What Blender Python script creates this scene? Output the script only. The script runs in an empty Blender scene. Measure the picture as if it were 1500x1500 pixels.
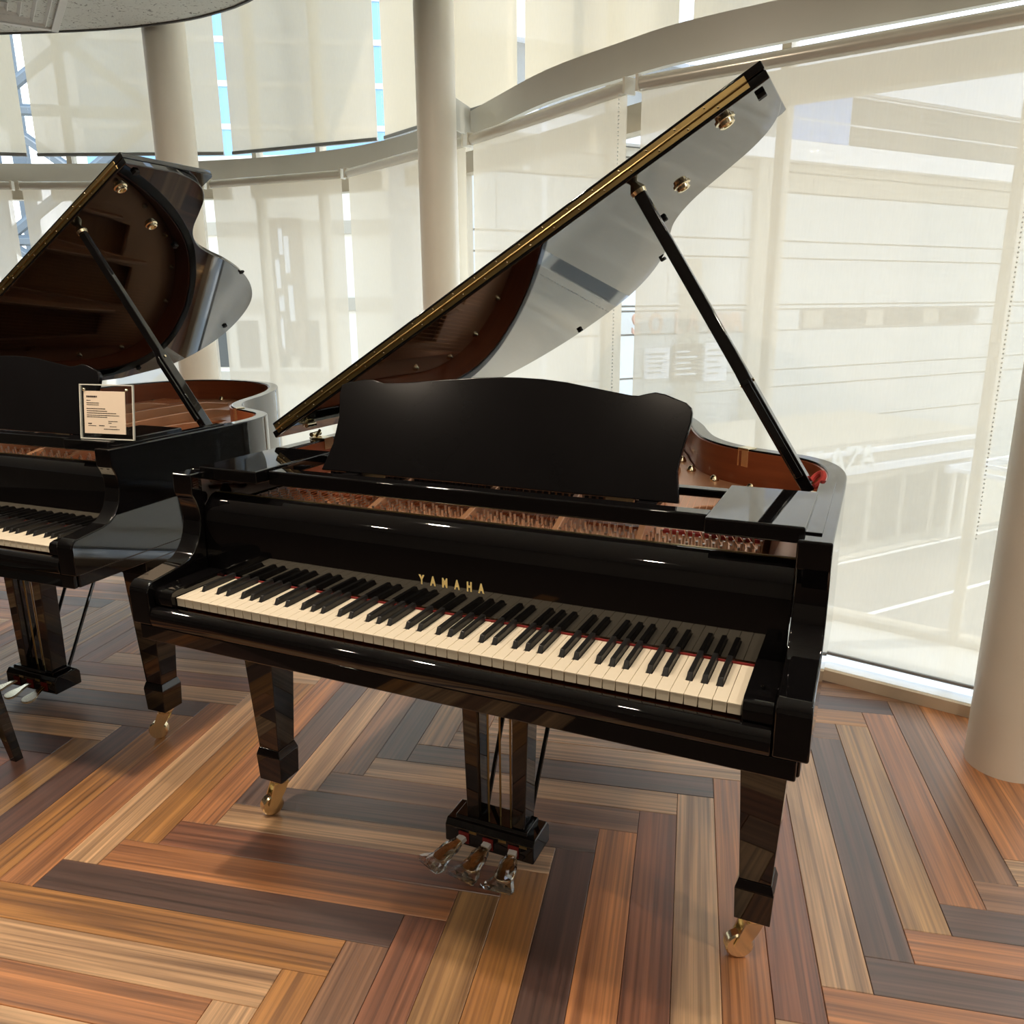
import bpy, bmesh, math, random
from mathutils import Vector, Matrix
random.seed(7)
scene = bpy.context.scene
COL = scene.collection
R = math.radians

# ------------------------------------------------------------------ camera
cam_d = bpy.data.cameras.new('camera')
cam = bpy.data.objects.new('camera', cam_d)
COL.objects.link(cam)
cam_d.sensor_width = 36.0
cam_d.sensor_fit = 'HORIZONTAL'
cam_d.lens = 1175.0 / 1500.0 * 36.0
cam_d.clip_start = 0.02
cam_d.clip_end = 400
_y, _p, _r = -0.4244, 0.2578, -0.0067
fwd = Vector((math.sin(_y) * math.cos(_p), math.cos(_y) * math.cos(_p), -math.sin(_p)))
rt = Vector((math.cos(_y), -math.sin(_y), 0))
up = rt.cross(fwd)
c_, s_ = math.cos(_r), math.sin(_r)
rt2, up2 = rt * c_ + up * s_, up * c_ - rt * s_
M = Matrix((rt2, up2, -fwd)).transposed().to_4x4()
M.translation = Vector((0.7569, -1.2158, 1.3563))
cam.matrix_world = M
scene.camera = cam

# ------------------------------------------------------------------ world, sun, exposure
world = bpy.data.worlds.new('sky')
scene.world = world
world.use_nodes = True
wn, wl = world.node_tree.nodes, world.node_tree.links
wn.clear()
w_out = wn.new('ShaderNodeOutputWorld')
w_bg = wn.new('ShaderNodeBackground')
w_tc = wn.new('ShaderNodeTexCoord')
w_sep = wn.new('ShaderNodeSeparateXYZ')
w_ramp = wn.new('ShaderNodeValToRGB')
w_ramp.color_ramp.elements[0].position = 0.0
w_ramp.color_ramp.elements[0].color = (0.92, 0.96, 1.0, 1)
w_ramp.color_ramp.elements[1].position = 0.8
w_ramp.color_ramp.elements[1].color = (0.50, 0.72, 1.0, 1)
wl.new(w_tc.outputs['Generated'], w_sep.inputs[0])
wl.new(w_sep.outputs['Z'], w_ramp.inputs[0])
wl.new(w_ramp.outputs[0], w_bg.inputs['Color'])
w_bg.inputs['Strength'].default_value = 3.5
wl.new(w_bg.outputs[0], w_out.inputs['Surface'])

sun_d = bpy.data.lights.new('sun', 'SUN')
sun_d.energy = 6.0
sun_d.angle = R(0.6)
sun_d.color = (1.0, 0.93, 0.82)
sun = bpy.data.objects.new('sun', sun_d)
COL.objects.link(sun)
# light travels from the sky outside the glass, steeply down into the room
sun_dir = Vector((-0.22, -0.12, -0.93)).normalized()
sun.rotation_euler = sun_dir.to_track_quat('-Z', 'Y').to_euler()
sun.location = (4, 6, 12)

def downlight(x, y, z, e, size=0.11):
    d = bpy.data.lights.new('downlight', 'AREA')
    d.shape = 'DISK'
    d.size = size
    d.energy = e
    d.color = (1.0, 0.84, 0.66)
    o = bpy.data.objects.new('downlight', d)
    COL.objects.link(o)
    o.location = (x, y, z)
    return o
for lx, ly, le in ((-1.05, -0.15, 34), (1.1, -0.4, 16), (2.2, -0.3, 20), (-2.6, -0.3, 22), (-0.3, -2.3, 14), (1.4, -2.6, 12), (-2.2, -2.4, 14)):
    downlight(lx, ly, 2.742, le)

vs = scene.view_settings
vs.view_transform = 'Standard'
vs.look = 'None'
vs.exposure = 0.0
vs.gamma = 1.0
vs.use_curve_mapping = False
scene.cycles.max_bounces = 10
scene.cycles.transparent_max_bounces = 24
scene.cycles.use_denoising = True
scene.cycles.sample_clamp_indirect = 6.0

# ------------------------------------------------------------------ materials
def srgb(r, g, b):
    f = lambda c: (c / 255.0) / 12.92 if c / 255.0 <= 0.04045 else ((c / 255.0 + 0.055) / 1.055) ** 2.4
    return (f(r), f(g), f(b), 1.0)

def new_mat(name):
    m = bpy.data.materials.new(name)
    m.use_nodes = True
    return m, m.node_tree.nodes, m.node_tree.links, m.node_tree.nodes['Principled BSDF']

def pbr(name, col, rough=0.5, metal=0.0, spec=0.5, coat=0.0, noise=0.0, nscale=40.0, bump=0.0, ior=1.5):
    m, n, l, b = new_mat(name)
    b.inputs['Base Color'].default_value = col
    b.inputs['Roughness'].default_value = rough
    b.inputs['Metallic'].default_value = metal
    b.inputs['Specular IOR Level'].default_value = spec
    b.inputs['IOR'].default_value = ior
    b.inputs['Coat Weight'].default_value = coat
    b.inputs['Coat Roughness'].default_value = 0.03
    if noise or bump:
        tc = n.new('ShaderNodeTexCoord')
        nz = n.new('ShaderNodeTexNoise')
        nz.inputs['Scale'].default_value = nscale
        nz.inputs['Detail'].default_value = 4
        l.new(tc.outputs['Object'], nz.inputs['Vector'])
        if noise:
            mx = n.new('ShaderNodeMix')
            mx.data_type = 'RGBA'
            mx.inputs['A'].default_value = tuple(c * (1 - noise) for c in col[:3]) + (1,)
            mx.inputs['B'].default_value = tuple(min(1, c * (1 + noise)) for c in col[:3]) + (1,)
            l.new(nz.outputs['Fac'], mx.inputs['Factor'])
            l.new(mx.outputs['Result'], b.inputs['Base Color'])
        if bump:
            bp = n.new('ShaderNodeBump')
            bp.inputs['Strength'].default_value = bump
            bp.inputs['Distance'].default_value = 0.002
            l.new(nz.outputs['Fac'], bp.inputs['Height'])
            l.new(bp.outputs['Normal'], b.inputs['Normal'])
    return m

M_black = pbr('black_polyester', (0.0035, 0.0032, 0.0035, 1), 0.03, 0, 0.5, noise=0.2, nscale=3, ior=1.60)
M_satin = pbr('black_satin', (0.006, 0.0055, 0.006, 1), 0.18, 0, 0.2, noise=0.2, nscale=9)
M_rubber = pbr('black_rubber', (0.006, 0.006, 0.006, 1), 0.7, noise=0.2)
M_ivory = pbr('key_ivory', srgb(238, 226, 203), 0.32, 0, 0.45, noise=0.02, nscale=60)
M_ebony = pbr('key_ebony', (0.012, 0.012, 0.012, 1), 0.35, 0, 0.45, noise=0.15, nscale=80)
M_brass = pbr('polished_brass', (0.86, 0.74, 0.50, 1), 0.2, 1.0, noise=0.08, nscale=30)
M_brass2 = pbr('satin_brass', (0.40, 0.29, 0.12, 1), 0.30, 1.0, noise=0.12, nscale=20)
M_gold = pbr('gold_letter', (0.98, 0.78, 0.34, 1), 0.45, 0.35, noise=0.05)
M_plate = pbr('bronze_plate', (0.54, 0.28, 0.15, 1), 0.34, 0.45, 0.5, noise=0.12, nscale=6)
M_copper = pbr('copper_string', (0.75, 0.36, 0.18, 1), 0.35, 1.0, noise=0.1)
M_steel = pbr('steel', (0.62, 0.60, 0.58, 1), 0.3, 1.0, noise=0.1)
M_redfelt = pbr('red_felt', srgb(120, 26, 22), 0.9, noise=0.25, nscale=200)
M_softred = pbr('red_cloth', srgb(176, 58, 52), 0.9, noise=0.2, nscale=120)
M_white = pbr('white_paint', srgb(226, 222, 208), 0.45, noise=0.03, nscale=5)
M_mull = pbr('mullion_paint', srgb(186, 176, 156), 0.45, noise=0.03)
M_col = pbr('column_paint', srgb(238, 232, 218), 0.42, noise=0.04, nscale=7, bump=0.05)
M_beam = pbr('beam_paint', srgb(204, 201, 190), 0.38, noise=0.04, nscale=8)
M_tube = pbr('cassette_aluminium', srgb(214, 210, 198), 0.25, 0.25, noise=0.03)
M_trim = pbr('sill_paint', srgb(222, 205, 180), 0.4, noise=0.04)
M_silltop_sunlit = pbr('sill_top_sunlit_gloss', srgb(246, 248, 246), 0.25, noise=0.02)  # near-white: sunlight falling on the sill top is put into the colour
M_alu = pbr('grey_aluminium', srgb(150, 150, 148), 0.35, 0.5, noise=0.05)
M_wall = pbr('wall_paint', srgb(120, 112, 102), 0.7, noise=0.05, nscale=4)
M_darktrim = pbr('dark_edge', srgb(92, 92, 92), 0.5, noise=0.05)
M_vent = pbr('vent_white', srgb(228, 230, 228), 0.4, noise=0.03)
M_paper = pbr('card_paper', srgb(246, 228, 206), 0.6, noise=0.03)
M_ink = pbr('ink', srgb(60, 50, 46), 0.6, noise=0.1)

def wood_mat(name, c1, c2, rough, scale=(2.0, 2.0, 30.0), coat=0.0):
    m, n, l, b = new_mat(name)
    tc = n.new('ShaderNodeTexCoord')
    mp = n.new('ShaderNodeMapping')
    mp.inputs['Scale'].default_value = scale
    nz = n.new('ShaderNodeTexNoise')
    nz.inputs['Scale'].default_value = 2.0
    nz.inputs['Detail'].default_value = 6
    nz.inputs['Distortion'].default_value = 0.6
    mx = n.new('ShaderNodeMix')
    mx.data_type = 'RGBA'
    mx.inputs['A'].default_value = c1
    mx.inputs['B'].default_value = c2
    l.new(tc.outputs['Object'], mp.inputs[0])
    l.new(mp.outputs[0], nz.inputs['Vector'])
    l.new(nz.outputs['Fac'], mx.inputs['Factor'])
    l.new(mx.outputs['Result'], b.inputs['Base Color'])
    b.inputs['Roughness'].default_value = rough
    b.inputs['Coat Weight'].default_value = coat
    return m
M_maho = wood_mat('mahogany_lining', srgb(112, 52, 28), srgb(150, 80, 44), 0.3, coat=0.3)
M_spruce = wood_mat('soundboard_spruce', srgb(170, 110, 62), srgb(200, 142, 90), 0.4, (3, 30, 3))

def floor_mat():
    m, n, l, b = new_mat('oiled_hardwood_plank')
    oi = n.new('ShaderNodeObjectInfo')
    tc = n.new('ShaderNodeTexCoord')
    ad = n.new('ShaderNodeVectorMath')
    ad.operation = 'ADD'
    ml = n.new('ShaderNodeMath')
    ml.operation = 'MULTIPLY'
    ml.inputs[1].default_value = 61.0
    l.new(oi.outputs['Random'], ml.inputs[0])
    l.new(tc.outputs['Object'], ad.inputs[0])
    l.new(ml.outputs[0], ad.inputs[1])
    def streak(sx, sy, detail, dist):
        mp = n.new('ShaderNodeMapping')
        mp.inputs['Scale'].default_value = (sx, sy, 1.0)
        nz = n.new('ShaderNodeTexNoise')
        nz.inputs['Scale'].default_value = 1.0
        nz.inputs['Detail'].default_value = detail
        nz.inputs['Distortion'].default_value = dist
        l.new(ad.outputs[0], mp.inputs[0])
        l.new(mp.outputs[0], nz.inputs['Vector'])
        return nz
    wide = streak(0.8, 24.0, 4.0, 0.8)
    fine = streak(1.6, 120.0, 4.0, 0.25)
    r1 = n.new('ShaderNodeValToRGB')
    e = r1.color_ramp.elements
    e[0].position, e[0].color = 0.34, (0.62, 0.55, 0.50, 1)
    e[1].position, e[1].color = 0.66, (1.26, 1.24, 1.20, 1)
    l.new(wide.outputs['Fac'], r1.inputs[0])
    r2 = n.new('ShaderNodeValToRGB')
    e = r2.color_ramp.elements
    e[0].position, e[0].color = 0.30, (0.58, 0.54, 0.51, 1)
    e[1].position, e[1].color = 0.62, (1.34, 1.32, 1.28, 1)
    l.new(fine.outputs['Fac'], r2.inputs[0])
    m1 = n.new('ShaderNodeMix')
    m1.data_type = 'RGBA'
    m1.blend_type = 'MULTIPLY'
    m1.inputs['Factor'].default_value = 1.0
    l.new(oi.outputs['Color'], m1.inputs['A'])
    l.new(r1.outputs[0], m1.inputs['B'])
    m2 = n.new('ShaderNodeMix')
    m2.data_type = 'RGBA'
    m2.blend_type = 'MULTIPLY'
    m2.inputs['Factor'].default_value = 1.0
    l.new(m1.outputs['Result'], m2.inputs['A'])
    l.new(r2.outputs[0], m2.inputs['B'])
    l.new(m2.outputs['Result'], b.inputs['Base Color'])
    rr = n.new('ShaderNodeMapRange')
    rr.inputs['To Min'].default_value = 0.36
    rr.inputs['To Max'].default_value = 0.52
    l.new(fine.outputs['Fac'], rr.inputs['Value'])
    l.new(rr.outputs[0], b.inputs['Roughness'])
    b.inputs['IOR'].default_value = 2.1
    bp = n.new('ShaderNodeBump')
    bp.inputs['Strength'].default_value = 0.12
    bp.inputs['Distance'].default_value = 0.001
    l.new(fine.outputs['Fac'], bp.inputs['Height'])
    l.new(bp.outputs['Normal'], b.inputs['Normal'])
    return m
M_plank = floor_mat()

def blind_mat(name, col, trans):
    m, n, l, b = new_mat(name)
    n.remove(b)
    out = n['Material Output']
    tc = n.new('ShaderNodeTexCoord')
    nz = n.new('ShaderNodeTexNoise')
    nz.inputs['Scale'].default_value = 160
    nz.inputs['Detail'].default_value = 2
    mp = n.new('ShaderNodeMapping')
    mp.inputs['Scale'].default_value = (1.0, 1.0, 0.12)
    l.new(tc.outputs['Object'], mp.inputs[0])
    l.new(mp.outputs[0], nz.inputs['Vector'])
    mc = n.new('ShaderNodeMix')
    mc.data_type = 'RGBA'
    mc.inputs['A'].default_value = tuple(c * 0.93 for c in col[:3]) + (1,)
    mc.inputs['B'].default_value = col
    l.new(nz.outputs['Fac'], mc.inputs['Factor'])
    tl = n.new('ShaderNodeBsdfTranslucent')
    df = n.new('ShaderNodeBsdfDiffuse')
    tp = n.new('ShaderNodeBsdfTransparent')
    tp.inputs['Color'].default_value = (1, 1, 1, 1)
    l.new(mc.outputs['Result'], tl.inputs['Color'])
    l.new(mc.outputs['Result'], df.inputs['Color'])
    a = n.new('ShaderNodeMixShader')
    a.inputs['Fac'].default_value = 0.40
    l.new(tl.outputs[0], a.inputs[1])
    l.new(df.outputs[0], a.inputs[2])
    c = n.new('ShaderNodeMixShader')
    c.inputs['Fac'].default_value = trans
    l.new(a.outputs[0], c.inputs[1])
    l.new(tp.outputs[0], c.inputs[2])
    l.new(c.outputs[0], out.inputs['Surface'])
    return m
M_blind = blind_mat('screen_fabric', srgb(247, 238, 220), 0.40)
M_blind_up = blind_mat('screen_fabric_upper', srgb(250, 240, 220), 0.20)

def glass_mat(name, tint=(0.98, 0.985, 0.98, 1), refl=0.05, rough=0.0):
    m, n, l, b = new_mat(name)
    n.remove(b)
    out = n['Material Output']
    tp = n.new('ShaderNodeBsdfTransparent')
    tp.inputs['Color'].default_value = tint
    gl = n.new('ShaderNodeBsdfGlossy')
    gl.inputs['Roughness'].default_value = rough
    fr = n.new('ShaderNodeLayerWeight')
    fr.inputs['Blend'].default_value = 0.25
    mr = n.new('ShaderNodeMapRange')
    mr.inputs['To Min'].default_value = refl * 0.6
    mr.inputs['To Max'].default_value = min(1, refl * 8)
    l.new(fr.outputs['Fresnel'], mr.inputs['Value'])
    mx = n.new('ShaderNodeMixShader')
    l.new(mr.outputs[0], mx.inputs['Fac'])
    l.new(tp.outputs[0], mx.inputs[1])
    l.new(gl.outputs[0], mx.inputs[2])
    l.new(mx.outputs[0], out.inputs['Surface'])
    return m
M_glass = glass_mat('window_glass')
M_acryl = glass_mat('acrylic', (0.95, 0.95, 0.94, 1), 0.07)
M_acryl_edge = pbr('acrylic_edge', srgb(225, 225, 215), 0.2, noise=0.03)
M_film = glass_mat('plastic_film', (0.98, 0.98, 0.97, 1), 0.26, 0.10)

def ceiling_mat():
    m, n, l, b = new_mat('acoustic_tile')
    tc = n.new('ShaderNodeTexCoord')
    nz = n.new('ShaderNodeTexNoise')
    nz.inputs['Scale'].default_value = 32
    nz.inputs['Detail'].default_value = 5
    nz.inputs['Distortion'].default_value = 1.6
    l.new(tc.outputs['Object'], nz.inputs['Vector'])
    rp = n.new('ShaderNodeValToRGB')
    e = rp.color_ramp.elements
    e[0].position, e[0].color = 0.33, srgb(120, 122, 120)
    e[1].position, e[1].color = 0.40, srgb(222, 226, 222)
    l.new(nz.outputs['Fac'], rp.inputs[0])
    l.new(rp.outputs[0], b.inputs['Base Color'])
    b.inputs['Roughness'].default_value = 0.85
    bp = n.new('ShaderNodeBump')
    bp.inputs['Strength'].default_value = 0.5
    bp.inputs['Distance'].default_value = 0.004
    l.new(nz.outputs['Fac'], bp.inputs['Height'])
    l.new(bp.outputs['Normal'], b.inputs['Normal'])
    return m
M_ceil = ceiling_mat()

# ------------------------------------------------------------------ mesh helpers
def link(o, parent=None):
    COL.objects.link(o)
    if parent:
        o.parent = parent
    return o

class MB:
    """collects boxes, prisms, tubes and lathes, builds them as one mesh object"""
    def __init__(s):
        s.v, s.f = [], []
    def add(s, vs_, fs):
        k = len(s.v)
        s.v += [tuple(p) for p in vs_]
        s.f += [tuple(i + k for i in f) for f in fs]
        return s
    def box(s, x0, x1, y0, y1, z0, z1, mat=None):
        v = [Vector((x, y, z)) for z in (z0, z1) for y in (y0, y1) for x in (x0, x1)]
        if mat:
            v = [mat @ p for p in v]
        return s.add(v, [(0, 2, 3, 1), (4, 5, 7, 6), (0, 1, 5, 4), (2, 6, 7, 3), (0, 4, 6, 2), (1, 3, 7, 5)])
    def frustum(s, cx, cy, z0, w0, d0, z1, w1, d1):
        v = []
        for z, w, d in ((z0, w0, d0), (z1, w1, d1)):
            for y in (-d / 2, d / 2):
                for x in (-w / 2, w / 2):
                    v.append((cx + x, cy + y, z))
        return s.add(v, [(0, 2, 3, 1), (4, 5, 7, 6), (0, 1, 5, 4), (2, 6, 7, 3), (0, 4, 6, 2), (1, 3, 7, 5)])
    def prism_x(s, prof, x0, x1):      # (y, z) profile swept along x
        n = len(prof)
        v = [(x0, y, z) for y, z in prof] + [(x1, y, z) for y, z in prof]
        f = [(i, (i + 1) % n, n + (i + 1) % n, n + i) for i in range(n)]
        return s.add(v, f + [tuple(range(n - 1, -1, -1)), tuple(range(n, 2 * n))])
    def prism_z(s, prof, z0, z1, mat=None):
        n = len(prof)
        v = [Vector((x, y, z0)) for x, y in prof] + [Vector((x, y, z1)) for x, y in prof]
        if mat:
            v = [mat @ p for p in v]
        f = [(i, (i + 1) % n, n + (i + 1) % n, n + i) for i in range(n)]
        return s.add(v, f + [tuple(range(n - 1, -1, -1)), tuple(range(n, 2 * n))])
    def tube(s, pts, r, n=8, caps=True):
        pts = [Vector(p) for p in pts]
        k = len(s.v)
        rs = r if isinstance(r, (list, tuple)) else [r] * len(pts)
        prev = None
        for i, p in enumerate(pts):
            t = (pts[min(i + 1, len(pts) - 1)] - pts[max(i - 1, 0)]).normalized()
            if prev is None:
                a = t.orthogonal().normalized()
            else:
                a = (prev - t * prev.dot(t)).normalized()
            prev = a
            b = t.cross(a)
            for j in range(n):
                q = 2 * math.pi * j / n
                s.v.append(tuple(p + (a * math.cos(q) + b * math.sin(q)) * rs[i]))
        for i in range(len(pts) - 1):
            for j in range(n):
                a0, a1 = k + i * n + j, k + i * n + (j + 1) % n
                s.f.append((a0, a1, a1 + n, a0 + n))
        if caps:
            s.f.append(tuple(k + j for j in range(n - 1, -1, -1)))
            e = k + (len(pts) - 1) * n
            s.f.append(tuple(e + j for j in range(n)))
        return s
    def lathe(s, prof, n=24, mat=None):   # (r, z)
        k0 = []
        vv, ff = [], []
        for r, z in prof:
            for j in range(n):
                q = 2 * math.pi * j / n
                vv.append(Vector((r * math.cos(q), r * math.sin(q), z)))
        for i in range(len(prof) - 1):
            for j in range(n):
                a0, a1 = i * n + j, i * n + (j + 1) % n
                ff.append((a0, a1, a1 + n, a0 + n))
        ff.append(tuple(range(n - 1, -1, -1)))
        ff.append(tuple((len(prof) - 1) * n + j for j in range(n)))
        if mat:
            vv = [mat @ p for p in vv]
        return s.add(vv, ff)
    def build(s, name, m, parent=None, bevel=0.0, seg=2, smooth=False, angle=35):
        me = bpy.data.meshes.new(name)
        me.from_pydata(s.v, [], s.f)
        bm = bmesh.new()
        bm.from_mesh(me)
        bmesh.ops.recalc_face_normals(bm, faces=bm.faces)
        bm.to_mesh(me)
        bm.free()
        me.materials.append(m)
        o = bpy.data.objects.new(name, me)
        link(o, parent)
        if smooth or bevel:
            me.shade_smooth()
            me.set_sharp_from_angle(angle=R(angle))
        if bevel:
            b = o.modifiers.new('bevel', 'BEVEL')
            b.width = bevel
            b.segments = seg
            b.limit_method = 'ANGLE'
            b.angle_limit = R(angle)
            b.harden_normals = True
        return o

def tag(o, label=None, cat=None, group=None, kind=None):
    if label:
        o['label'] = label
    if cat:
        o['category'] = cat
    if group:
        o['group'] = group
    if kind:
        o['kind'] = kind
    return o

def empty(name, loc=(0, 0, 0), rz=0.0):
    o = bpy.data.objects.new(name, None)
    link(o)
    o.location = loc
    o.rotation_euler = (0, 0, rz)
    o.empty_display_size = 0.1
    return o

def catmull(pts, per=6):
    out = []
    n = len(pts)
    for i in range(n - 1):
        p0, p1, p2, p3 = pts[max(i - 1, 0)], pts[i], pts[i + 1], pts[min(i + 2, n - 1)]
        for k in range(per):
            t = k / per
            out.append(tuple(0.5 * (2 * p1[d] + (p2[d] - p0[d]) * t + (2 * p0[d] - 5 * p1[d] + 4 * p2[d] - p3[d]) * t * t
                                    + (3 * p1[d] - p0[d] - 3 * p2[d] + p3[d]) * t ** 3) for d in range(len(p1))))
    out.append(tuple(pts[-1]))
    return out

def offset(poly, d):
    """offset an open 2-D polyline to its left by d"""
    out = []
    for i in range(len(poly)):
        a = Vector(poly[max(i - 1, 0)])
        b = Vector(poly[min(i + 1, len(poly) - 1)])
        t = (b - a).normalized()
        out.append((poly[i][0] - t.y * d, poly[i][1] + t.x * d))
    return out

def text_mesh(name, s, size, depth, m, parent, mat, bold=0.0, align='CENTER', space=1.0):
    c = bpy.data.curves.new(name, 'FONT')
    c.body = s
    c.size = size
    c.extrude = depth
    c.offset = bold
    c.align_x = align
    c.space_character = space
    c.resolution_u = 3
    o = bpy.data.objects.new(name, c)
    COL.objects.link(o)
    dg = bpy.context.evaluated_depsgraph_get()
    me = bpy.data.meshes.new_from_object(o.evaluated_get(dg))
    bpy.data.objects.remove(o)
    me.name = name
    me.transform(mat)
    me.materials.clear()
    me.materials.append(m)
    return link(bpy.data.objects.new(name, me), parent)

FRONT = Matrix.Rotation(R(90), 4, 'X')     # text lying in xy stood up to face -y

# ------------------------------------------------------------------ plan of the curved glass front
BEAM_PTS = [(-6.3, 2.0), (-5.7, 2.5), (-5.146, 2.923), (-4.645, 3.179), (-4.2, 3.37), (-3.709, 3.503), (-3.15, 3.57), (-2.614, 3.535), (-2.2, 3.42),
            (-1.88, 3.268), (-1.438, 3.013), (-1.139, 2.761), (-0.692, 2.386), (-0.278, 2.149), (-0.007, 2.02), (0.399, 1.924), (0.741, 1.862),
            (0.982, 1.813), (1.5, 1.71), (2.1, 1.55), (2.8, 1.28), (3.5, 0.9)]
BEAM = catmull(BEAM_PTS, 4)
BV = [(-5.75, 1.90), (-4.667, 2.70), (-3.49, 3.235), (-2.387, 3.26), (-1.203, 2.64), (-0.172, 1.962), (1.75, 1.545), (3.0, 0.95)]

def seg_frame(a, b):
    a, b = Vector(a), Vector(b)
    d = (b - a)
    L = d.length
    d.normalize()
    nrm = Vector((-d.y, d.x))          # outward (to the left of travel, away from the room)
    return a, b, d, nrm, L

def blind_y(x):
    for (x0, y0), (x1, y1) in zip(BV[:-1], BV[1:]):
        if x0 <= x <= x1:
            return y0 + (y1 - y0) * (x - x0) / (x1 - x0)
    return BV[0][1] if x < BV[0][0] else BV[-1][1]

# ------------------------------------------------------------------ room shell
fl = MB()
fpoly = [(-6.2, -5.0), (3.4, -5.0)] + [(x, y + 0.12) for x, y in reversed(BV) if x < 3.2] 
fl.prism_z(fpoly, -0.30, -0.007)
floor = fl.build('floor', pbr('subfloor', srgb(52, 36, 26), 0.7, noise=0.1))
tag(floor, kind='structure')

# herringbone planks: every plank is a piece of the floor
ANG = R(11.8)
PW, PL = 0.1, 0.911
P0P, Q0 = -0.087, 0.005
dv = Vector((math.cos(ANG), math.sin(ANG)))
nv = Vector((-math.sin(ANG), math.cos(ANG)))
TONES = {'G': (172, 120, 58), 'O': (176, 118, 70), 'R': (136, 86, 58), 'D': (84, 56, 45), 'P': (192, 156, 118), 'B': (134, 98, 72), 'Y': (172, 134, 86), 'K': (104, 79, 68)}
PLANK_TONE = {(a_, k_, j_): t_ for (a_, j_), m_ in {
    ('H', 0): {-4: 'P', -3: 'O', -2: 'P', -1: 'G', 0: 'D', 1: 'O', 2: 'R', 3: 'P', 4: 'K', 5: 'B', 6: 'P', 7: 'K', 8: 'P', 9: 'P', 10: 'O', 11: 'B'},
    ('V', 0): {-3: 'P', -2: 'G', -1: 'B', 0: 'R', 1: 'Y', 2: 'G', 3: 'D', 4: 'O', 5: 'R', 6: 'P', 7: 'O', 8: 'R', 9: 'P', 10: 'K', 11: 'Y', 12: 'O', 13: 'B', 14: 'O', 15: 'O', 16: 'R'},
    ('H', 1): {9: 'O', 10: 'K', 11: 'O', 12: 'K', 13: 'B', 14: 'P'},
    ('V', -1): {-5: 'D', -4: 'Y', -3: 'D', -2: 'G', -1: 'O', 0: 'P', 1: 'G', 2: 'O', 3: 'K', 4: 'P', 5: 'B', 6: 'K', 7: 'P'},
    ('H', -1): {-5: 'R', -4: 'D', -3: 'P', -2: 'B', -1: 'D', 0: 'P', 1: 'R', 2: 'P', 3: 'B'},
}.items() for k_, t_ in m_.items()}
def plank_mesh(l, w):
    mb = MB()
    g = 0.0006
    t = 0.0012
    v = [(-l / 2 + g, -w / 2 + g, -0.008), (l / 2 - g, -w / 2 + g, -0.008), (l / 2 - g, w / 2 - g, -0.008), (-l / 2 + g, w / 2 - g, -0.008),
         (-l / 2 + g, -w / 2 + g, -t), (l / 2 - g, -w / 2 + g, -t), (l / 2 - g, w / 2 - g, -t), (-l / 2 + g, w / 2 - g, -t),
         (-l / 2 + g + t, -w / 2 + g + t, 0), (l / 2 - g - t, -w / 2 + g + t, 0), (l / 2 - g - t, w / 2 - g - t, 0), (-l / 2 + g + t, w / 2 - g - t, 0)]
    f = [(0, 1, 5, 4), (1, 2, 6, 5), (2, 3, 7, 6), (3, 0, 4, 7), (4, 5, 9, 8), (5, 6, 10, 9), (6, 7, 11, 10), (7, 4, 8, 11), (8, 9, 10, 11)]
    me = bpy.data.meshes.new('plank')
    me.from_pydata(v, [], f)
    me.materials.append(M_plank)
    return me
PM = plank_mesh(PL, PW)

def clip_poly(poly, a, b):
    """keep the part of poly on the room side (right) of line a->b"""
    out = []
    a, b = Vector(a), Vector(b)
    d = b - a
    side = lambda p: d.x * (p[1] - a.y) - d.y * (p[0] - a.x)
    for i in range(len(poly)):
        p, q = poly[i], poly[(i + 1) % len(poly)]
        sp, sq = side(p), side(q)
        if sp <= 0:
            out.append(p)
        if sp * sq < 0:
            t = sp / (sp - sq)
            out.append((p[0] + (q[0] - p[0]) * t, p[1] + (q[1] - p[1]) * t))
    return out

def in_view(x, y):
    p = Vector((x, y, 0)) - Vector((0.7569, -1.2158, 1.3563))
    w = p.dot(fwd)
    if w < 0.3:
        return False
    u, v = 1175 * p.dot(rt2) / w, 1175 * p.dot(up2) / w
    return -1250 < u < 1250 and -1250 < v < 400

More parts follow.
